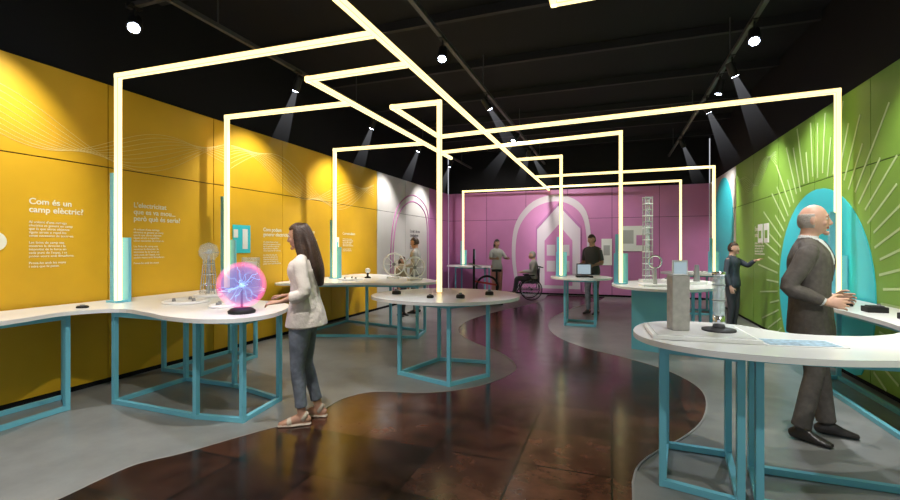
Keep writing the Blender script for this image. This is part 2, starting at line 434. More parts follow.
led([[(-5.02, 4.82, 0.94), (-5.02, 4.82, ZT), (-3.1, 4.88, ZT)]], [(-5.02, 4.82, 0, 2.2, 1.6)])
led([[(-1.90, 4.03, ZT), (-3.07, 4.03, ZT), (-3.07, 8.6, ZT)]])
led([[(-4.84, 7.13, 0.94), (-4.84, 7.13, ZT), (-3.1, 7.2, ZT)]], [(-4.84, 7.13, 0, 2.0, 1.5)])
led([[(-2.02, 5.22, 0.94), (-2.02, 5.22, ZT), (-2.66, 5.2, ZT), (-2.66, 6.86, ZT), (2.45, 6.40, ZT), (2.45, 6.40, 0.94)]], [(2.45, 6.40, 0, 1.9, 1.4)])
led([[(0.13, 7.56, 0.94), (0.13, 7.56, ZT), (-3.04, 8.0, ZT)]], [(0.13, 7.56, 0, 1.7, 1.4)])
led([[(-0.95, 9.15, 0.94), (-0.95, 9.15, ZT), (-1.84, 9.2, ZT)]], [(-0.95, 9.15, 0, 1.7, 1.4)])
led([[(2.15, 11.5, 0.94), (2.15, 11.5, ZT), (-1.84, 11.6, ZT)]], [(2.15, 11.5, 0, 1.7, 1.4)])
led([[(1.75, 13.6, 0.0), (1.75, 13.6, ZT), (-1.84, 13.7, ZT)]])
led([[(-4.55, 13.9, 0.94), (-4.55, 13.9, ZT), (-1.90, 13.9, ZT)]], [(-4.55, 13.9, 0, 1.7, 1.4)])
led([[(-0.4, -0.5, ZT), (-0.4, 3.37, ZT), (2.35, 3.35, ZT)]])

# ------------------------------------------------------------------ tables
LEGW = 0.040
def frame_cage(b, poly, zt, skip_bottom=()):
    n = len(poly)
    for i in range(n):
        p, q = poly[i], poly[(i + 1) % n]
        b.bar((p[0], p[1], 0.0), (p[0], p[1], zt), LEGW, M['cyan'])
        if i not in skip_bottom:
            b.bar((p[0], p[1], 0.022), (q[0], q[1], 0.022), LEGW, M['cyan'], h=0.04)
        b.bar((p[0], p[1], zt - 0.025), (q[0], q[1], zt - 0.025), LEGW, M['cyan'], h=0.045)
def table(outline, cages, zt=0.92, cabinet=None, smooth=5):
    b = MB(); o = smooth_closed(outline, smooth) if smooth else outline
    b.prism(o, zt - 0.035, zt, M['tabletop'])
    for c in cages: frame_cage(b, c, zt - 0.036)
    if cabinet: b.prism(cabinet, 0.0, zt - 0.036, M['cyan'])
    return b.finish('exhibit_table')
table([(-5.18, 0.6), (-4.6, 0.8), (-4.45, 1.6), (-4.5, 2.2), (-4.6, 2.62), (-4.35, 2.92), (-3.9, 2.85), (-3.5, 2.74), (-3.12, 2.72), (-2.84, 2.88), (-2.80, 3.25), (-3.1, 3.75),
       (-3.7, 3.95), (-4.15, 4.25), (-4.4, 4.8), (-4.7, 5.15), (-5.18, 5.2), (-5.2, 3.5), (-5.2, 2.0)],
      [[(-4.48, 2.97), (-3.42, 2.95), (-2.97, 3.02), (-3.05, 3.56), (-3.8, 3.75), (-4.5, 3.75)],
       [(-4.62, 0.95), (-4.72, 2.7), (-5.1, 2.9), (-5.1, 0.95)],
       [(-4.5, 3.95), (-4.55, 4.85), (-5.1, 4.95), (-5.1, 3.95)]])
table([(-5.15, 5.9), (-4.5, 6.0), (-3.9, 6.35), (-3.2, 6.45), (-2.8, 6.75), (-2.85, 7.3), (-3.4, 7.75), (-4.0, 8.0), (-4.4, 8.4), (-5.15, 8.5), (-5.18, 7.2)],
      [[(-4.7, 6.3), (-3.85, 6.6), (-3.0, 6.75), (-3.1, 7.3), (-3.9, 7.55), (-5.0, 7.8), (-5.0, 6.3)]])
table([(-2.80, 5.05), (-2.62, 4.62), (-2.1, 4.36), (-1.58, 4.4), (-1.15, 4.75), (-1.02, 5.25), (-1.25, 5.75), (-1.75, 5.98), (-2.35, 5.9), (-2.7, 5.5)],
      [[(-2.35, 4.78), (-1.65, 4.55), (-1.35, 5.05), (-1.5, 5.6), (-2.15, 5.55)]])
table([(0.14, 3.4), (0.21, 3.1), (0.44, 2.9), (0.75, 2.83), (1.1, 2.85), (1.6, 2.98), (2.1, 2.9), (2.5, 2.85), (2.52, 4.2), (2.53, 5.6), (2.5, 6.6), (2.2, 6.75), (1.98, 6.3),
       (1.95, 5.5), (2.0, 4.8), (1.95, 4.1), (1.6, 3.7), (1.15, 3.62), (0.88, 3.88), (0.5, 3.93), (0.24, 3.75)],
      [[(0.3, 3.12), (0.70, 3.02), (0.78, 3.7), (0.38, 3.72)],
       [(0.80, 3.05), (2.3, 3.12), (2.35, 3.5), (0.88, 3.52)],
       [(2.12, 4.1), (2.42, 4.1), (2.42, 6.3), (2.12, 6.2)]])
table([(0.0, 7.55), (0.2, 7.0), (0.7, 6.72), (1.2, 7.0), (1.55, 7.6), (1.6, 8.4), (1.4, 9.0), (0.9, 9.1), (0.5, 8.6), (0.1, 8.1)],
      [[(1.1, 7.3), (1.4, 7.7), (1.4, 8.6), (0.95, 8.7)]], cabinet=[(0.27, 7.15), (0.75, 6.95), (1.0, 7.6), (0.5, 7.85)])
table([(-1.15, 9.1), (-0.95, 8.65), (-0.5, 8.5), (-0.1, 8.75), (0.0, 9.2), (-0.25, 9.65), (-0.7, 9.75), (-1.05, 9.5)],
      [[(-0.85, 8.85), (-0.3, 8.85), (-0.3, 9.4), (-0.85, 9.4)]])
table([(1.1, 11.3), (1.6, 10.9), (2.3, 11.0), (2.5, 11.6), (2.3, 12.2), (1.6, 12.3), (1.15, 11.9)],
      [[(1.4, 11.2), (2.2, 11.3), (2.1, 12.0), (1.4, 11.9)]])
table([(-4.9, 13.3), (-4.2, 12.9), (-3.5, 12.8), (-3.2, 13.2), (-3.5, 13.7), (-4.2, 14.1), (-4.9, 14.2)],
      [[(-4.6, 13.3), (-3.6, 13.1), (-3.6, 13.6), (-4.6, 13.9)]])

# ------------------------------------------------------------------ wall graphics
def text(body, size, loc, rot, m, parent, name, spacing=1.0, w=0.0):
    c = bpy.data.curves.new(name, 'FONT'); c.body = body; c.size = size; c.extrude = 0.001
    c.space_line = spacing; c.offset = w
    c.align_y = 'TOP'
    c.materials.append(m); o = bpy.data.objects.new(name, c); COL.objects.link(o)
    o.parent = parent; o.location = loc; o.rotation_euler = rot
    return o
RL = (math.pi / 2, 0, math.pi / 2); RR = (math.pi / 2, 0, -math.pi / 2); RB = (math.pi / 2, 0, 0)
LOR = ["Al voltant d'una carrega", "electrica es genera un camp", "que fa que altres objectes", "siguin atrets o repel-lits", "sense necessitat de tocar-se.", "",
       "Les linies de camp ens", "mostren la direccio i la", "intensitat de la forca en", "cada punt de l'espai, i es", "poden veure amb llimadures.", "", "Prova-ho amb les mans", "i mira que hi passa."]
def panel(kind, y, z, head, hs, bs, nl, name='wall_text_panel', m='textwhite'):
    if kind == 'L': e = empty(name, (XL + 0.002, y, z)); r = RL
    elif kind == 'R': e = empty(name, (XR - 0.002, y, z)); r = RR
    else: e = empty(name, (y, YB - 0.002, z)); r = RB
    text(head, hs, (0, 0, 0), r, M[m], e, 'heading', 0.95, hs * 0.014)
    nh = head.count('\n') + 1
    text('\n'.join(LOR[:nl]), bs, (0, 0, -nh * hs * 1.05 - 0.05), r, M[m], e, 'body_text', 1.0)
panel('L', 2.68, 1.98, "Com és un\ncamp elèctric?", 0.082, 0.033, 14)
panel('L', 3.68, 2.03, "L'electricitat\nque es va mou...\nperò què és seria?", 0.082, 0.033, 13)
panel('L', 5.75, 1.82, "Com podem\ngenerar electricitat?", 0.082, 0.035, 11)
panel('L', 6.75, 1.82, "Els imants", 0.080, 0.035, 8)
panel('L', 8.0, 1.82, "Corrent altern", 0.080, 0.035, 8)
panel('L', 11.3, 2.0, "La mà i el cos\ncondueixen", 0.12, 0.05, 6, m='darkgrey')
panel('B', -2.75, 1.95, "Una casa amb\nelectricitat", 0.10, 0.05, 4)
panel('R', 10.1, 1.9, "Energia\nsolar", 0.12, 0.05, 6)

def wallbox(b, side, y, z, w, h, m, t=0.01, off=0.001):
    if side == 'L': b.box((XL + off + t / 2, y, z), (t, w, h), m)
    elif side == 'R': b.box((XR - off - t / 2, y, z), (t, w, h), m)
    else: b.box((y, YB - off - t / 2, z), (w, t, h), m)
b = MB(); wallbox(b, 'L', 5.30, 1.62, 0.34, 0.42, M['cyanwall']); wallbox(b, 'L', 5.36, 1.62, 0.10, 0.30, M['white'], 0.016)
wallbox(b, 'L', 5.18, 1.70, 0.08, 0.12, M['white'], 0.016); b.finish('wall_info_card')
b = MB(); wallbox(b, 'L', 7.75, 1.45, 0.22, 0.5, M['white']); wallbox(b, 'L', 7.75, 1.5, 0.12, 0.2, M['cyanwall'], 0.014); b.finish('wall_info_card')
for z, y in ((1.75, 9.75), (1.75, 9.4)):
    b = MB(); wallbox(b, 'R', y, z, 0.26, 0.34, M['white']); wallbox(b, 'R', y, z - 0.02, 0.14, 0.14, M['green'], 0.014); b.finish('wall_info_card')
b = MB(); b.cone((XL, 2.42, 1.55), (XL + 0.012, 2.42, 1.55), 0.09, 0.09, M['textwhite'], 24); b.finish('wall_round_sign')

def polyline_graphic(name, curves, m, r=0.004):
    c = bpy.data.curves.new(name, 'CURVE'); c.dimensions = '3D'; c.bevel_depth = r; c.bevel_resolution = 0
    for pts in curves:
        s = c.splines.new('POLY'); s.points.add(len(pts) - 1)
        for i, p in enumerate(pts): s.points[i].co = (*p, 1)
    c.materials.append(m); o = bpy.data.objects.new(name, c); COL.objects.link(o); return o
def waves(y0, y1, z0, amp, n, dy=0.0, x=None):
    out = []
    for k in range(n):
        pts = []
        for i in range(61):
            t = i / 60; y = y0 + (y1 - y0) * t
            z = z0 + amp * math.sin(2 * math.pi * (t * 1.15) + 0.16 * k) * (1 - 0.06 * k) + 0.018 * k * math.cos(3 * t * math.pi)
            pts.append((XL + 0.002 if x is None else x, y, min(z, HW - 0.03)))
        out.append(pts)
    return out
polyline_graphic('wall_wave_graphic', waves(1.4, 5.0, 2.72, 0.32, 9), M['wave'], 0.0025)
polyline_graphic('wall_wave_graphic', waves(5.1, 9.3, 2.65, 0.38, 9), M['wave'], 0.003)
polyline_graphic('wall_wave_graphic', waves(8.9, 11.4, 2.85, 0.25, 7, x=XR - 0.002), M['wavegreen'], 0.003)
arch = smooth_open([(10.2, 0.1), (10.15, 1.5), (10.5, 2.5), (11.5, 2.95), (12.5, 2.6), (12.65, 1.5), (12.65, 0.1)], 6)
polyline_graphic('wall_arch_graphic', [[(XL + 0.004, p[0], p[1]) for p in arch], [(XL + 0.004, 11.4 + (p[0] - 11.4) * .9, p[1] * .94) for p in arch]], M['pink'], 0.02)

b = MB(); cy, cz = 7.3, 0.92
for k in range(64):
    t = 2 * math.pi * k / 64
    r0 = 1.5 + 0.05 * (k % 2); r1 = (2.45 if k % 2 else 2.1) + 0.15 * math.sin(k * 1.7)
    w = 0.016
    c, s_ = math.cos(t), math.sin(t)
    while r1 > r0 and (cz + r1 * s_ > HW - 0.05 or cz + r1 * s_ < 0.06): r1 -= 0.05
    if r1 <= r0 + 0.05: continue
    b.bar((XR - 0.003, cy + r0 * c, cz + r0 * s_), (XR - 0.003, cy + r1 * c, cz + r1 * s_), 0.004, M['wavegreen'], h=w * 1.6, up=(0, -s_, c))
b.finish('wall_sunburst_graphic')
def wall_disc(name, side, y, z, ry, rz, m, t=0.012, zmin=0.06):
    b = MB(); n = 48; v = []
    for x in ((XR - t), XR - 0.0005) if side == 'R' else ((XL + t), XL + 0.0005):
        for i in range(n):
            q = 2 * math.pi * i / n; v.append((x, y + ry * math.cos(q), min(max(z + rz * math.sin(q), zmin), HW - 0.02)))
    b.add(v, [list(range(n)), list(range(n, 2 * n))[::-1]] + [(i, (i + 1) % n, n + (i + 1) % n, n + i) for i in range(n)], m)
    return b.finish(name)
wall_disc('wall_disc_graphic', 'R', 7.3, 0.92, 1.42, 1.35, M['cyanwall'])
wall_disc('wall_disc_graphic', 'R', 12.7, 1.95, 1.0, 1.25, M['cyanwall'])

def flat_back(b, pts, m, y0, t):
    n = len(pts); v = [(p[0], y0 - t, p[1]) for p in pts] + [(p[0], y0, p[1]) for p in pts]
    b.add(v, [list(range(n)), list(range(n, 2 * n))[::-1]] + [(i, (i + 1) % n, n + (i + 1) % n, n + i) for i in range(n)], m)
b = MB()
rounded = [(-2.9, 0.12), (-3.05, 1.2), (-2.95, 2.2), (-2.5, 2.85), (-1.9, 3.12), (-1.3, 3.08), (-0.8, 2.7), (-0.62, 2.0), (-0.6, 1.0), (-0.7, 0.12)]
ro = smooth_open(rounded, 5)
flat_back(b, ro, M['softwhite'], YB, 0.02)
cx = -1.82
inner = [[cx + (p[0] - cx) * 0.90, 0.12 + (p[1] - 0.12) * 0.93] for p in ro]
flat_back(b, inner, M['pink'], YB - 0.021, 0.01)
def house(x0, x1, z0, ze, zr, w, m):
    P = [(x0, z0), (x0, ze), ((x0 + x1) / 2, zr), (x1, ze), (x1, z0)]
    for i in range(4):
        b.bar((P[i][0], YB - 0.05, P[i][1]), (P[i + 1][0], YB - 0.05, P[i + 1][1]), 0.03, m, h=w, up=(0, 0, 1))
flat_back(b, [(-2.25, 0.2), (-2.25, 2.1), (-1.57, 2.85), (-0.9, 2.1), (-0.9, 0.2)], M['softwhite'], YB - 0.032, 0.01)
house(-2.25, -0.9, 0.15, 2.1, 2.85, 0.07, M['magenta'])
flat_back(b, [(-2.0, 0.3), (-2.0, 1.7), (-1.57, 2.2), (-1.15, 1.7), (-1.15, 0.3)], M['pink'], YB - 0.043, 0.008)
for (hx, hz) in ((-1.8, 1.4), (-1.37, 1.4), (-1.8, 0.9), (-1.37, 0.9)):
    flat_back(b, [(hx - .13, hz - .17), (hx - .13, hz + .17), (hx + .13, hz + .17), (hx + .13, hz - .17)], M['softwhite'], YB - 0.052, 0.008)
b.finish('house_wall_graphic')
b = MB(); wallbox(b, 'B', 0.62, 1.75, 0.85, 0.75, M['white'], 0.03); wallbox(b, 'B', 0.45, 1.8, 0.3, 0.4, M['lightgrey'], 0.036); wallbox(b, 'B', 0.8, 1.7, 0.25, 0.3, M['pink'], 0.036)
b.finish('wall_poster')
b = MB(); wallbox(b, 'B', -0.15, 1.35, 0.3, 0.8, M['white'], 0.03); wallbox(b, 'B', -0.15, 1.4, 0.18, 0.3, M['lightgrey'], 0.036); b.finish('wall_poster')

# ------------------------------------------------------------------ exhibits
ZTT = 0.921
def plasma(x, y):
    e = empty('plasma_globe', (x, y, ZTT)); zc = 0.245; R = 0.205
    b = MB(); b.lathe([(0.0, 0), (0.11, 0), (0.115, 0.02), (0.09, 0.04), (0.06, 0.05), (0.0, 0.05)], M['black'], n=28)
    b.cone((0, 0, 0.05), (0, 0, zc), 0.010, 0.008, M['darkgrey'], 10); b.sphere((0, 0, zc), 0.022, M['tendril'])
    b.finish('base', parent=e)
    b = MB(); b.sphere((0, 0, zc), R, M['plasma'], 32, 20); b.sphere((0, 0, zc), R * 0.84, M['plasma'], 32, 20, flip=True)
    b.finish('glow_shell', parent=e, recalc=False)
    b = MB(); b.sphere((0, 0, zc), R * 0.83, M['plasmain'], 32, 20); b.finish('gas_core', parent=e, recalc=False)
    b = MB()
    rnd = random.Random(3)
    for k in range(26):
        d = V((rnd.gauss(0, 1), rnd.gauss(0, 1), rnd.gauss(0, 1))).normalized()
        p = V((0, 0, zc)) + d * 0.02
        q = d.copy()
        for j in range(7):
            q = (q + V((rnd.gauss(0, .22), rnd.gauss(0, .22), rnd.gauss(0, .22)))).normalized()
            n = V((0, 0, zc)) + (d * 0.6 + q * 0.4).normalized() * (0.02 + (j + 1) * (R * 0.80 - 0.02) / 7)
            b.cone(p, n, 0.0018, 0.0014, M['tendril'], 5, caps=False); p = n
    b.finish('tendrils', parent=e)
    L = bpy.data.lights.new('glow', 'POINT'); L.energy = 8; L.color = (0.8, 0.3, 1.0); L.shadow_soft_size = 0.03
    o = bpy.data.objects.new('glow', L); COL.objects.link(o); o.parent = e; o.location = (0, 0, zc)
plasma(-3.06, 3.10)
b = MB()
b.lathe([(0, 0), (0.13, 0), (0.13, 0.025), (0.11, 0.03), (0, 0.03)], M['white'], n=28)
for k in range(6):
    t = k * math.pi / 3; b.cone((0.075 * math.cos(t), 0.075 * math.sin(t), 0.03), (0.045 * math.cos(t), 0.045 * math.sin(t), 0.36), 0.005, 0.005, M['chrome'], 6)
for z, r in ((0.12, 0.07), (0.22, 0.06), (0.32, 0.05)): b.torus((0, 0, z), r, 0.005, (0, 0, 1), M['chrome'], 24, 6)
b.cone((0, 0, 0.03), (0, 0, 0.4), 0.014, 0.010, M['lightgrey'], 12)
b.lathe([(0.0, 0.35), (0.05, 0.355), (0.085, 0.40), (0.09, 0.44), (0.07, 0.50), (0.0, 0.53)], M['acryl'], n=24)
b.torus((0, 0, 0.43), 0.09, 0.005, (0, 0, 1), M['chrome'], 28, 6)
b.sphere((0, 0, 0.44), 0.03, M['chrome'])
b.finish('static_generator', (-4.42, 3.98, ZTT), scale=1.2)
def disc_tray(x, y, r, knobs=3):
    b = MB(); b.lathe([(0, 0), (r, 0), (r, 0.02), (r - 0.02, 0.028), (r - 0.03, 0.018), (0, 0.018)], M['white'], n=32)
    for k in range(knobs):
        t = k * 2.1 + x; b.cone((r * .5 * math.cos(t), r * .5 * math.sin(t), 0.018), (r * .5 * math.cos(t), r * .5 * math.sin(t), 0.05), 0.02, 0.014, M['grey'], 12)
    b.finish('round_tray', (x, y, ZTT))
disc_tray(-4.2, 3.5, 0.22); disc_tray(-4.75, 4.42, 0.16); disc_tray(-3.55, 3.35, 0.12, 2); disc_tray(-4.35, 6.9, 0.22)
disc_tray(0.95, 8.6, 0.15); disc_tray(1.8, 11.4, 0.2)
b = MB(); b.box((0, 0, 0.02), (0.26, 0.10, 0.04), M['white']); b.box((0, 0, 0.24), (0.24, 0.012, 0.40), M['acryl']); b.box((0, 0.0, 0.30), (0.16, 0.02, 0.16), M['white'])
b.finish('acrylic_display', (-4.6, 4.82, ZTT), rz=0.4)
def puck(x, y, r=0.05, h=0.03, n=1, dx=0.12):
    b = MB()
    for k in range(n):
        b.lathe([(0, 0), (r, 0), (r, h * 0.7), (r * 0.8, h), (0, h)], M['black'], (k * dx, 0, 0), 20)
        b.lathe([(0, h), (r * 0.45, h), (r * 0.4, h * 1.5), (0, h * 1.6)], M['grey'], (k * dx, 0, 0), 14)
    b.finish('sensor_puck', (x, y, ZTT))
puck(-2.5, 5.0, 0.055, 0.04); puck(-1.62, 4.85, 0.05, 0.04); puck(-1.95, 4.75, 0.04, 0.03); puck(-1.4, 5.3, 0.05, 0.04); puck(-4.75, 2.85, 0.05, 0.02)
for (x, y, r) in ((2.13, 5.5, 0.1), (2.2, 5.05, 0.0), (2.25, 4.6, 0.05), (2.2, 6.05, 0.0)):
    b = MB(); b.box((0, 0, 0.025), (0.15, 0.13, 0.05), M['black']); b.box((0, 0, 0.054), (0.11, 0.09, 0.012), M['darkgrey'])
    b.cone((0.03, 0, 0.06), (0.03, 0, 0.075), 0.015, 0.012, M['grey'], 12); b.finish('sensor_box', (x, y, ZTT), rz=r, bevel=0.006)
b = MB(); b.box((0, 0, 0.012), (0.60, 0.50, 0.024), M['white']); b.box((0, 0, 0.026), (0.55, 0.45, 0.006), M['tabletop'])
b.finish('display_tray', (0.53, 3.36, ZTT), rz=0.05, bevel=0.005)
b = MB(); b.box((0, 0, 0.18), (0.11, 0.10, 0.36), M['stone']); b.box((0, 0, 0.364), (0.10, 0.09, 0.008), M['lightgrey'])
b.finish('composite_block', (0.415, 3.34, ZTT + 0.03), rz=0.25, bevel=0.006)
b = MB(); b.lathe([(0, 0), (0.10, 0), (0.10, 0.012), (0.06, 0.02), (0, 0.02)], M['darkgrey'], n=28)
b.lathe([(0.0, 0.02), (0.036, 0.02), (0.036, 0.10), (0.0, 0.10)], M['chrome'], n=24)
b.lathe([(0.036, 0.10), (0.036, 0.36), (0.032, 0.36), (0.032, 0.10)], M['acryl'], n=24)
b.cone((0, 0, 0.10), (0, 0, 0.34), 0.020, 0.020, M['chrome'], 12)
b.lathe([(0, 0.36), (0.040, 0.36), (0.040, 0.385), (0.0, 0.387)], M['chrome'], n=24)
b.torus((0, 0, 0.2), 0.037, 0.004, (0, 0, 1), M['grey'], 24, 6); b.torus((0, 0, 0.3), 0.037, 0.004, (0, 0, 1), M['grey'], 24, 6)
b.finish('magnet_tube', (0.66, 3.38, ZTT + 0.03))
b = MB(); b.box((0, 0, 0.002), (0.42, 0.22, 0.004), M['white']); b.box((0, 0, 0.0045), (0.38, 0.18, 0.002), M['bluep']); b.finish('printed_sheet', (1.05, 3.25, ZTT), rz=0.15)
b = MB(); b.box((0, 0, 0.02), (0.22, 0.22, 0.04), M['white'])
for x in (-0.055, 0.055):
    for y in (-0.055, 0.055): b.bar((x, y, 0.04), (x, y, 1.42), 0.014, M['lightgrey'])
for k in range(14):
    z = 0.1 + k * 0.1; b.box((0, 0, z), (0.13, 0.13, 0.012), M['lightgrey'] if k % 2 else M['white'])
b.cone((0, 0, 0.04), (0, 0, 1.42), 0.04, 0.04, M['acryl'], 16); b.finish('air_column_tower', (0.56, 8.2, ZTT), rz=0.3)
b = MB(); b.box((0, 0, 0.02), (0.5, 0.3, 0.04), M['white']); b.box((-0.1, 0, 0.2), (0.22, 0.04, 0.34), M['lightgrey']); b.box((-0.1, -0.025, 0.22), (0.18, 0.006, 0.24), M['screen'])
b.cone((0.15, 0, 0.04), (0.15, 0, 0.3), 0.05, 0.03, M['grey'], 16); b.finish('circuit_station', (1.1, 7.9, ZTT), rz=0.2)
b = MB(); b.box((0, 0, 0.015), (0.4, 0.3, 0.03), M['white']); b.cone((0, 0, 0.03), (0, 0, 0.28), 0.03, 0.02, M['lightgrey'], 12); b.torus((0, 0, 0.36), 0.09, 0.012, (0, 1, 0), M['chrome'], 28, 8)
b.finish('coil_experiment', (0.6, 7.3, ZTT), rz=0.2)
b = MB(); b.box((0, 0, 0.015), (0.3, 0.2, 0.03), M['black']); b.box((0, 0.05, 0.15), (0.28, 0.02, 0.22), M['darkgrey']); b.box((0, 0.036, 0.15), (0.24, 0.006, 0.18), M['screen']); b.finish('touch_monitor', (-0.5, 9.0, ZTT), rz=0.2)
b = MB(); b.lathe([(0, 0), (0.06, 0), (0.06, 0.02), (0.02, 0.03), (0.02, 0.1), (0, 0.1)], M['black'], n=16); b.sphere((0, 0, 0.14), 0.05, M['white']); b.finish('sphere_stand', (-4.3, 7.4, ZTT))
def wheelx(x, y, rz, R=.2, z=.22, n=8):
    b = MB(); b.box((0, 0, 0.015), (0.24, 0.18, 0.03), M['white']); b.bar((0, 0.04, 0.03), (0, 0.04, z), 0.03, M['white'])
    b.torus((0, 0, z), R, 0.014, (0, 1, 0), M['white'], 36, 8); b.cone((0, -.03, z), (0, .05, z), 0.03, 0.03, M['grey'], 16)
    for k in range(n):
        t = 2 * k * math.pi / n; b.cone((0, 0, z), (R * math.cos(t), 0, z + R * math.sin(t)), 0.006, 0.006, M['white'], 6)
    b.finish('spinning_wheel_exhibit', (x, y, ZTT), rz=rz)
wheelx(-3.8, 7.5, 0.2, .2, .26); wheelx(-3.25, 7.2, 0.6, .18, .22, 6)
b = MB(); b.box((0, 0, 0.04), (0.9, 0.5, 0.08), M['darkgrey']); b.bar((-0.3, 0, 0.08), (-0.3, 0, 1.25), 0.06, M['black']); b.box((-0.3, 0, 1.3), (0.05, 0.45, 0.3), M['black'])
b.box((-0.27, 0, 1.3), (0.01, 0.38, 0.24), M['screen']); b.torus((0.05, 0, 0.45), 0.28, 0.03, (0, 1, 0), M['black'], 32, 8); b.bar((-0.3, 0, 0.6), (0.3, 0, 0.5), 0.05, M['red'])
b.bar((0.3, 0, 0.08), (0.3, 0, 0.85), 0.05, M['black']); b.box((0.3, 0, 0.88), (0.25, 0.16, 0.06), M['black']); b.torus((-0.28, 0, 1.02), 0.18, 0.015, (0.3, 0, 1), M['lightgrey'], 24, 8)
b.finish('pedal_generator', (-3.15, 11.5, 0), rz=0.3)

# ------------------------------------------------------------------ people
def hand(b, W, D, N, th, m, curl=0.35, s=1.0):
    """W wrist, D direction, N palm normal, th=+1/-1 thumb side along D x N"""
    D = V(D).normalized(); N = V(N); N = (N - D * N.dot(D)).normalized(); A = D.cross(N) * th
    b.loft([(W - D * .01 * s, .024 * s, .019 * s), (W + D * .03 * s, .032 * s, .016 * s), (W + D * .07 * s, .040 * s, .014 * s), (W + D * .088 * s, .038 * s, .011 * s)], m, side=A, n=12)
    for off, L, sp in ((.033, .068, .10), (.011, .078, .03), (-.011, .073, -.04), (-.033, .056, -.12)):
        p = W + D * .085 * s + A * off * s; ang = 0.12; pts = [(p - D * .02 * s, .0085 * s, .0085 * s)]
        for k, fr in enumerate((.45, .30, .25)):
            pts.append((p.copy(), (.0085 - .0006 * k) * s, (.0085 - .0006 * k) * s))
            d = (D * math.cos(ang) + N * math.sin(ang) + A * sp).normalized(); p = p + d * L * fr * s; ang += curl * (1.3 if k == 0 else 1.0)
        pts.append((p, .0066 * s, .0066 * s)); b.loft(pts, m, side=A, n=8, sub=2)
    p = W + D * .022 * s + A * .022 * s
    q1 = p + (D * .65 + A * .68 + N * .25).normalized() * .042 * s; q2 = q1 + (D * .85 + A * .35 + N * .35).normalized() * .032 * s; q3 = q2 + (D * .95 + A * .05 + N * .35).normalized() * .022 * s
    b.loft([(p, .014 * s, .013 * s), (q1, .011 * s, .011 * s), (q2, .0095 * s, .0095 * s), (q3, .0075 * s, .0075 * s)], m, side=N, n=8, sub=2)

def head(b, C, R, skin, hair, style, s=1.0):
    def L(p): return C + R @ (V(p) * s)
    def fn(n):
        x, y, z = n.x * .075, n.y * .097, n.z * .117
        if z < 0:
            t = -n.z; x *= 1 - .30 * t * t - .05 * t
            if y < 0: y *= 1 - .62 * t
            else: y *= 1 - .05 * t; y += .012 * t
        if n.y > 0: y *= .93
        return V((x, y, z)) * s
    b.sphere(C, 1, skin, 26, 18, fn=fn, R=R)
    def el(p, r, m): b.sphere(L(p), [q * s for q in r], m, 12, 8, R=R)
    X = R @ V((1, 0, 0))
    b.loft([(L((0, .084, .022)), .008 * s, .008 * s), (L((0, .096, -.006)), .009 * s, .009 * s), (L((0, .106, -.024)), .013 * s, .010 * s), (L((0, .092, -.034)), .012 * s, .008 * s)], skin, side=X, n=10)
    el((0, .076, .030), (.048, .014, .009), skin)
    for sx in (-1, 1):
        el((sx * .036, .067, -.026), (.026, .018, .024), skin); el((sx * .077, -.004, -.006), (.009, .019, .031), skin)
        el((sx * .033, .0855, .034), (.018, .005, .0035), M['brow'])
    el((0, .0855, -.054), (.019, .009, .0045), M['lip']); el((0, .084, -.063), (.016, .009, .005), M['lip'])
    el((0, .078, -.098), (.024, .020, .017), skin)
    def cap(k, front=.30, zlow=.5, low=-.65, sc=(.086, .106, .122), cy=-.006):
        def f(n):
            h = 1.0
            if n.y > front and n.z < zlow: h = .72
            if n.z < low: h = .7
            return V((n.x * sc[0] * h, n.y * sc[1] * h + cy, n.z * sc[2] * h)) * s * k
        b.sphere(C, 1, hair, 26, 18, fn=f, R=R)
    if style == 'bald':
        def f(n):
            h = 1.0
            if n.z > .40 or n.y > .10 or n.z < -.55: h = .75
            return V((n.x * .081, n.y * .102, n.z * .117)) * s * h
        b.sphere(C, 1, hair, 26, 18, fn=f, R=R)
    elif style == 'short': cap(1.0, .22, .45, -.5)
    elif style == 'long':
        cap(1.0, .30, .52, -.8, sc=(.092, .112, .128))
        b.loft([(L((0, -.06, .06)), .075 * s, .055 * s), (L((0, -.085, -.06)), .095 * s, .06 * s), (L((0, -.105, -.20)), .115 * s, .058 * s), (L((0, -.120, -.34)), .11 * s, .05 * s), (L((0.01, -.115, -.46)), .06 * s, .03 * s)], hair, side=X, n=16)
        for sx in (-1, 1):
            b.loft([(L((sx * .062, -.01, .05)), .022 * s, .04 * s), (L((sx * .080, -.010, -.06)), .022 * s, .046 * s), (L((sx * .090, -.02, -.17)), .026 * s, .045 * s), (L((sx * .095, -.04, -.30)), .024 * s, .035 * s), (L((sx * .09, -.05, -.40)), .01 * s, .012 * s)], hair, side=X, n=12)
    elif style == 'bob':
        cap(1.0, .30, .5, -.9)
        b.loft([(L((0, -.05, .03)), .08 * s, .05 * s), (L((0, -.07, -.08)), .088 * s, .045 * s), (L((0, -.065, -.15)), .07 * s, .035 * s)], hair, side=X, n=16)

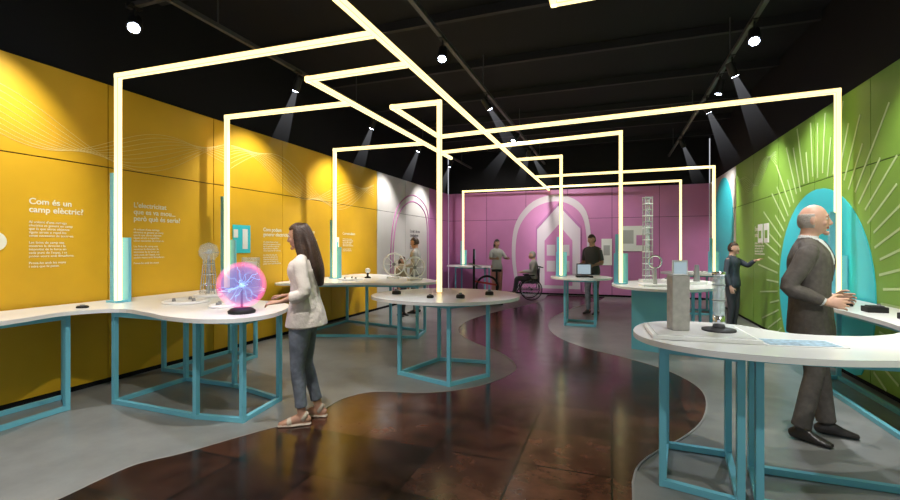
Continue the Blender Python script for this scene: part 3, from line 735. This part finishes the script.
def person(name, loc, rz, J=None, H=1.75, vox=.012, top='shirt', mt=None, mb=None, skin=None, hair=None, style='short', shoe=None,
           female=False, sleeve=1.0, legs=1.0, hy=0.0, hp=0.0, curl=(.35, .35), palms=None, handd=None, sandals=False):
    s = H / 1.75
    D = dict(pelvis=(0, 0, .93), neck=(0, -.01, 1.49), head=(0, .02, 1.637),
             hipR=(.092, 0, .90), kneeR=(.10, .015, .50), ankR=(.105, -.025, .085), toeR=(.03, 1, 0),
             hipL=(-.092, 0, .90), kneeL=(-.10, .015, .50), ankL=(-.105, -.025, .085), toeL=(-.03, 1, 0),
             shR=(.178, -.01, 1.405), elR=(.225, -.03, 1.13), wrR=(.235, .04, .88),
             shL=(-.178, -.01, 1.405), elL=(-.225, -.03, 1.13), wrL=(-.235, .04, .88))
    if female:
        D['shR'] = (.155, -.01, 1.40); D['shL'] = (-.155, -.01, 1.40)
    if J: D.update(J)
    D = {k: V(v) * (1 if k.startswith('toe') else s) for k, v in D.items()}
    b = MB(); f = .92 if female else 1.0
    pe, nk = D['pelvis'], D['neck']; ax = nk - pe
    fw = V((0, 1, 0)); seated = (D['kneeR'].z > D['hipR'].z - .15 * s)
    def st(t, a, d, yo=0): return (pe + ax * t + fw * yo * s, a * s, d * s)
    skn = skin; shv = (D['shR'] - D['shL']).normalized()
    hw = .172 if not female else .176
    b.loft([st(-.13, .11, .09), st(.0, hw, .12, -.01), st(.14, hw * .95, .108, -.005), st(.30, .13 * f, .09)], mb, side=shv, n=20)
    if top == 'jacket':
        b.loft([st(-.26, .205, .150), st(-.10, .20, .145), st(.12, .182, .135), st(.34, .174, .128), st(.58, .190, .137), st(.76, .20, .135), st(.88, .175, .108, -.008), st(.985, .08, .070, -.015)], mt, side=shv, n=24, cap=(.15, .5))
        b.loft([st(.50, .018, .05, .085), st(.72, .045, .04, .112), st(.86, .045, .035, .09), st(.96, .045, .03, .062)], M['shirt'], side=shv, n=12)
        b.loft([st(.52, .018, .015, .128), st(.72, .020, .014, .145), st(.88, .016, .012, .118), st(.97, .014, .012, .088)], M['tie'], side=shv, n=10)
        b.loft([st(.95, .070, .065, -.005), st(1.05, .062, .062, .0)], M['shirt'], side=shv, n=16, cap=(.3, .1))
        for sx in (-1, 1):   # lapels
            X = shv * sx * s
            b.loft([(st(.46, 0, 0, .128)[0] + X * .01, .012 * s, .010 * s), (st(.66, 0, 0, .130)[0] + X * .055, .024 * s, .012 * s), (st(.80, 0, 0, .112)[0] + X * .075, .022 * s, .012 * s), (st(.97, 0, 0, .045)[0] + X * .065, .014 * s, .012 * s)], mt, side=shv, n=10)
    elif top == 'blouse':
        b.loft([st(-.14, .215, .18, -.005), st(.04, .195, .162, -.005), st(.30, .16, .128), st(.55, .155, .118), st(.74, .165, .13, .012), st(.87, .15, .095, -.005), st(.97, .075, .062, -.01)], mt, side=shv, n=28, cap=(.1, .5))
    else:
        k = .93 if female else 1.0; lo = .03 if seated else -.06
        b.loft([st(lo, .186 * k, .136, -.006), st(.14, .176 * k, .130, -.003), st(.32, .152 * k, .114), st(.56, .165 * k, .118), st(.76, .178 * k, .125, .004), st(.89, .16 * k, .095, -.006), st(.985, .075, .065, -.01)], mt, side=shv, n=24, cap=(.2, .5))
    yk = nk + V((0, -.008, -.045)) * s; ry = (.062 if top == 'jacket' else .052) * s
    b.loft([(D['shR'], ry * .95, ry * .95), (D['shR'].lerp(yk, .5) + V((0, 0, .012)) * s, ry, ry), (yk, ry * 1.05, ry), (D['shL'].lerp(yk, .5) + V((0, 0, .012)) * s, ry, ry), (D['shL'], ry * .95, ry * .95)], mt, side=(0, 1, 0), n=16, cap=(.6, .6))
    hd = D['head']; R = Matrix.Rotation(hy, 3, 'Z') @ Matrix.Rotation(-hp, 3, 'X')
    nb = nk - (nk - pe).normalized() * .03 * s
    b.loft([(nb, .064 * s * f, .060 * s * f), (nk + (hd - nk) * .3 + fw * -.004, .056 * s * f, .058 * s * f), (hd + R @ V((0, -.015, -.05)) * s, .056 * s * f, .058 * s * f)], skn, side=shv, n=16)
    head(b, hd, R, skn, hair, style, s * (.96 if female else 1.0))
    palms = palms or {}; handd = handd or {}
    for sd in 'RL':
        sg = 1 if sd == 'R' else -1
        sh, el, wr = D['sh' + sd], D['el' + sd], D['wr' + sd]
        g = .88 if female else 1.0
        b.loft([(sh, .046 * g * s, .046 * g * s), (sh.lerp(el, .5), .043 * g * s, .043 * g * s), (el, .037 * g * s, .037 * g * s), (el.lerp(wr, .3), .039 * g * s, .037 * g * s), (wr, .026 * g * s, .021 * g * s)], skn, n=14)
        k = {'jacket': 1.0, 'blouse': .92}.get(top, .85)
        mid = sh.lerp(el, .5); q0 = sh.lerp(el, .12)
        if sleeve >= 1.0:
            cuff = el.lerp(wr, .93)
            b.loft([(sh, .058 * k * s, .060 * k * s), (q0, .066 * k * s, .068 * k * s), (mid, .063 * k * s, .064 * k * s), (el, .057 * k * s, .057 * k * s), (el.lerp(wr, .5), .052 * k * s, .050 * k * s), (cuff, .043 * k * s, .040 * k * s)], mt, n=16, cap=(.8, .15))
            if top == 'jacket': b.loft([(el.lerp(wr, .9), .036 * s, .034 * s), (el.lerp(wr, 1.0), .034 * s, .031 * s)], M['shirt'], n=14, cap=(.1, .1))
        else:
            end = sh.lerp(el, sleeve * 2) if sleeve <= .5 else el.lerp(wr, (sleeve - .5) * 2)
            ptsl = [(sh, .056 * k * s, .058 * k * s), (q0, .062 * k * s, .064 * k * s)]
            if sleeve > .5: ptsl += [(mid, .060 * k * s, .060 * k * s), (el, .060 * k * s, .058 * k * s)]
            ptsl += [(end, .062 * k * s, .060 * k * s)]
            b.loft(ptsl, mt, n=16, cap=(.8, .1))
        dv = V(handd.get(sd, (wr - el))); nv = palms.get(sd, (-sg, 0.05, 0))
        Dn = dv.normalized(); Nn = V(nv); Nn = (Nn - Dn * Nn.dot(Dn)).normalized(); A = Dn.cross(Nn)
        want = V((0, 1, .0)) if abs(Dn.z) > .6 else V((0, 0, 1))
        if abs(A.dot(want)) < .2: want = V((-sg, 0, 0))
        th = 1 if A.dot(want) > 0 else -1
        hand(b, wr + Dn * .012 * s, Dn, Nn, th, skn, curl[0 if sd == 'R' else 1], s * (.92 if female else 1.0))
        hip, kn, an = D['hip' + sd], D['knee' + sd], D['ank' + sd]
        td = D['toe' + sd].normalized(); sv = V((1, 0, 0)) if abs((kn - hip).normalized().x) < .8 else V((0, 1, 0))
        q = 1.0
        b.loft([(kn, .045 * s, .045 * s), (kn.lerp(an, .3), .050 * q * s, .054 * q * s), (kn.lerp(an, .65), .038 * s, .040 * s), (an, .032 * s, .036 * s)], skn, side=sv, n=14)
        e = kn.lerp(an, legs * .96)
        w = 1.0 if top != 'blouse' else .94
        cf = .060 if top == 'jacket' else (.050 if not female else .049)
        b.loft([(hip + V((0, 0, -.01)) * s, .082 * s, .092 * s), (hip.lerp(kn, .25), .086 * q * s, .094 * q * s), (hip.lerp(kn, .65), .072 * q * s, .077 * q * s), (kn, .061 * w * s, .064 * w * s),
                (kn.lerp(e, .35), .060 * w * s, .063 * w * s), (kn.lerp(e, .75), cf * 1.0 * s, (cf + .002) * s), (e, cf * s, (cf + .004) * s)], mb, side=sv, n=18, cap=(.8, .12))
        up = V((0, 0, 1)); sdv = td.cross(up)
        base = an - up * .085 * s
        def F(y, z, x=0): return base + td * y * s + up * z * s + sdv * x * s
        fm = skn if sandals else shoe; fk = .90 if sandals else 1.0
        b.loft([(F(-.062, .038), .028 * s * fk, .032 * s), (F(-.03, .045), .036 * s * fk, .044 * s), (F(.03, .050), .039 * s * fk, .050 * s * fk), (F(.09, .036), .045 * s * fk, .034 * s), (F(.15, .026), .044 * s * fk, .022 * s), (F(.185, .020), .032 * s * fk, .016 * s)], fm, side=sdv, n=16, cap=(.5, .6))
        b.loft([(F(0, .05), .036 * s, .042 * s), (F(-.002, .11), .034 * s, .038 * s)], shoe if top == 'jacket' else skn, side=sdv, n=14, cap=(.2, .2))
        if sandals:
            b.loft([(F(-.07, .008), .036 * s, .013 * s), (F(.0, .008), .042 * s, .013 * s), (F(.10, .008), .052 * s, .013 * s), (F(.19, .008), .040 * s, .013 * s)], shoe, side=sdv, n=14, cap=(.8, .8))
            b.loft([(F(.085, .034), .049 * s, .040 * s), (F(.115, .030), .049 * s, .035 * s)], shoe, side=sdv, n=16, cap=(.1, .1))
            b.loft([(F(-.03, .06), .040 * s, .050 * s), (F(-.008, .075), .042 * s, .052 * s)], shoe, side=sdv, n=16, cap=(.1, .1))
        for i in range(len(b.v) - 1, -1, -1):
            if b.v[i].z < base.z and (b.v[i] - base).length < .30: b.v[i].z = base.z
    src = b.mesh('src')
    tmp = bpy.data.objects.new('tmp', src); COL.objects.link(tmp)
    r = tmp.modifiers.new('r', 'REMESH'); r.mode = 'VOXEL'; r.voxel_size = vox; r.use_smooth_shade = True
    sm = tmp.modifiers.new('s', 'SMOOTH'); sm.factor = .5; sm.iterations = 2
    dg = bpy.context.evaluated_depsgraph_get(); dg.update()
    me = bpy.data.meshes.new_from_object(tmp.evaluated_get(dg))
    me.name = name
    bvh = BVHTree.FromPolygons([v.copy() for v in b.v], b.f)
    me.materials.clear()
    for m in b.mats: me.materials.append(m)
    idx = []
    for p in me.polygons:
        h = bvh.find_nearest(p.center); idx.append(b.m[h[2]] if h[2] is not None else 0)
    me.polygons.foreach_set('material_index', idx); me.polygons.foreach_set('use_smooth', [True] * len(idx)); me.update()
    bpy.data.objects.remove(tmp)
    o = bpy.data.objects.new(name, me); COL.objects.link(o); o.location = loc; o.rotation_euler = (0, 0, rz)
    hs = s * (.96 if female else 1.0); eb = MB()
    for sx in (-1, 1):
        c = hd + R @ (V((sx * .031, .0725, .010)) * hs)
        eb.sphere(c, (.0125 * hs, .0115 * hs, .0085 * hs), M['eyew'], 12, 8, R=R); eb.sphere(c + R @ V((0, .0075, 0)) * hs, .0055 * hs, M['iris'], 10, 6)
    eb.finish('eyes', parent=o)
    return o

rad = math.radians
person('standing_woman', (-2.50, 3.22, 0.004), rad(113), H=1.70, vox=.0058, female=True, top='blouse', mt=M['blouse'], mb=M['jeans'], skin=M['skin'], hair=M['hairdark'], style='long',
       shoe=M['sandal'], sandals=True, sleeve=.78, legs=.86, hp=.18,
       J=dict(pelvis=(0, -.02, .93), neck=(0, .0, 1.485), head=(0, .04, 1.635), elL=(-.215, -.06, 1.15), wrL=(-.19, .13, 1.08), elR=(.20, -.02, 1.15), wrR=(.14, .17, 1.10),
              kneeL=(-.085, .03, .50), ankL=(-.09, -.01, .085), kneeR=(.09, .0, .50), ankR=(.10, -.11, .085), toeL=(-.15, 1, 0), toeR=(.15, 1, 0)),
       palms=dict(L=(.3, 0, -1), R=(-.3, 0, -1)), handd=dict(L=(.05, 1, -.1), R=(-.05, 1, -.1)), curl=(.3, .4))
person('standing_businessman', (1.48, 4.33, 0.0), rad(-107), H=1.83, vox=.0058, top='jacket', mt=M['suit'], mb=M['suitt'], skin=M['skin2'], hair=M['hairgrey'], style='bald', shoe=M['shoe'],
       hp=.02, J=dict(elR=(.235, -.13, 1.14), wrR=(.20, .07, 1.04), elL=(-.235, -.06, 1.13), wrL=(-.15, .13, 1.05), kneeR=(.11, .02, .50), ankR=(.13, -.06, .085), toeR=(.35, 1, 0),
                      kneeL=(-.10, .06, .50), ankL=(-.11, .10, .085), toeL=(-.1, 1, 0)),
       palms=dict(R=(-1, 0, -.2), L=(1, 0, -.2)), handd=dict(R=(-.15, 1, -.05), L=(.2, 1, 0)), curl=(.6, .6))
person('standing_boy', (2.03, 9.28, 0.0), rad(-125), H=1.58, vox=.010, top='shirt', mt=M['navy'], mb=M['darktr'], skin=M['skin2'], hair=M['hairdark'], style='short', shoe=M['shoe'],
       J=dict(elL=(-.20, .19, 1.30), wrL=(-.14, .34, 1.40), elR=(.23, -.02, 1.15), wrR=(.24, .06, .90)), handd=dict(L=(.05, 1, .3)), palms=dict(L=(0, .3, -1)), curl=(.35, .1))
person('standing_visitor', (-0.42, 10.55, 0.0), rad(150), H=1.78, vox=.011, top='shirt', mt=M['darkgrey'], mb=M['jeans'], skin=M['skin'], hair=M['hairdark'], style='short', shoe=M['shoe'], sleeve=.4,
       hp=.2, J=dict(wrL=(-.16, .2, 1.08), wrR=(.16, .2, 1.08)))
person('standing_visitor', (-3.05, 12.35, 0.0), rad(-140), H=1.72, vox=.012, female=True, top='shirt', mt=M['greyshirt'], mb=M['redtop'], skin=M['skin'], hair=M['hairblack'], style='bob', shoe=M['shoe'], sleeve=.45,
       hp=.1, J=dict(elL=(-.25, .1, 1.2), wrL=(-.2, .33, 1.2), elR=(.25, .1, 1.2), wrR=(.2, .33, 1.2)))
person('standing_youth', (-4.2, 9.35, 0.0), rad(100), H=1.72, vox=.012, top='shirt', mt=M['greyshirt'], mb=M['jeans'], skin=M['skin'], hair=M['hairdark'], style='short', shoe=M['shoe'], sleeve=1.0,
       hp=.2, J=dict(wrL=(-.16, .2, 1.08), wrR=(.16, .2, 1.08)))
person('standing_child', (-4.3, 8.85, 0.0), rad(-100), H=1.30, vox=.011, top='shirt', mt=M['khaki'], mb=M['darktr'], skin=M['skin'], hair=M['hairdark'], style='bob', shoe=M['shoe'], sleeve=.45, hp=.1)

WX, WY, WR = -2.2, 12.9, rad(105)
b = MB()
for sx in (-.29, .29):
    b.torus((sx, 0, .31), .295, .014, (1, 0, 0), M['rubber'], 40, 8); b.torus((sx * 1.1, 0, .31), .26, .007, (1, 0, 0), M['chrome'], 40, 6)
    b.cone((sx - .03, 0, .31), (sx + .03, 0, .31), .03, .03, M['darkgrey'], 14)
    for k in range(14):
        t = k * math.pi / 7; b.cone((sx, 0, .31), (sx, .285 * math.cos(t), .31 + .285 * math.sin(t)), .0025, .0025, M['chrome'], 4, caps=False)
    x = sx * .82
    b.torus((x, .42, .075), .065, .012, (1, 0, 0), M['rubber'], 20, 6); b.bar((x, .42, .075), (x, .38, .30), .02, M['darkgrey'])
    b.cone((x, -.20, .30), (x, -.24, .95), .012, .012, M['darkgrey'], 10); b.cone((x, -.24, .94), (x, -.34, .92), .016, .016, M['rubber'], 10)
    b.cone((x, -.2, .48), (x, .26, .48), .012, .012, M['darkgrey'], 10); b.cone((x, .26, .48), (x, .44, .14), .012, .012, M['darkgrey'], 10)
    b.cone((x, -.2, .30), (x, .38, .30), .012, .012, M['darkgrey'], 10); b.box((x, .05, .70), (.05, .30, .03), M['black']); b.cone((x, .15, .48), (x, .15, .70), .01, .01, M['darkgrey'], 8)
    b.box((x * .6, .50, .11), (.14, .16, .015), M['black'])
b.box((0, .03, .49), (.44, .44, .04), M['black']); b.box((0, -.225, .70), (.44, .03, .38), M['black'])
b.finish('wheelchair', (WX, WY, 0), rz=WR)
person('seated_wheelchair_user', (WX, WY, 0.0), WR, H=1.72, vox=.012, top='shirt', mt=M['greyshirt'], mb=M['darktr'], skin=M['skin2'], hair=M['hairgrey'], style='short', shoe=M['shoe'],
       J=dict(pelvis=(0, -.07, .60), neck=(0, -.10, 1.15), head=(0, -.05, 1.29), hipR=(.09, -.05, .60), hipL=(-.09, -.05, .60), kneeR=(.10, .38, .60), kneeL=(-.10, .38, .60),
              ankR=(.09, .46, .22), ankL=(-.09, .46, .22), shR=(.175, -.10, 1.07), shL=(-.175, -.10, 1.07), elR=(.25, -.02, .83), elL=(-.25, -.02, .83), wrR=(.22, .22, .80), wrL=(-.22, .22, .80)),
       palms=dict(R=(0, 0, -1), L=(0, 0, -1)))

# ------------------------------------------------------------------ world and camera
w = bpy.data.worlds.new('world'); scene.world = w; w.use_nodes = True
w.node_tree.nodes['Background'].inputs[0].default_value = (0.8, 0.83, 0.9, 1)
w.node_tree.nodes['Background'].inputs[1].default_value = 0.8  # added ambient fill, entering where the hall is left open behind the camera
cam = bpy.data.cameras.new('camera'); co = bpy.data.objects.new('camera', cam); COL.objects.link(co)
cam.lens = 18.0; cam.sensor_width = 36.0; cam.clip_end = 100
co.location = (0, 0, 1.5); co.rotation_euler = (math.pi / 2, 0, math.atan(162 / 450.))
cam.shift_y = -3 / 900.0
scene.camera = co
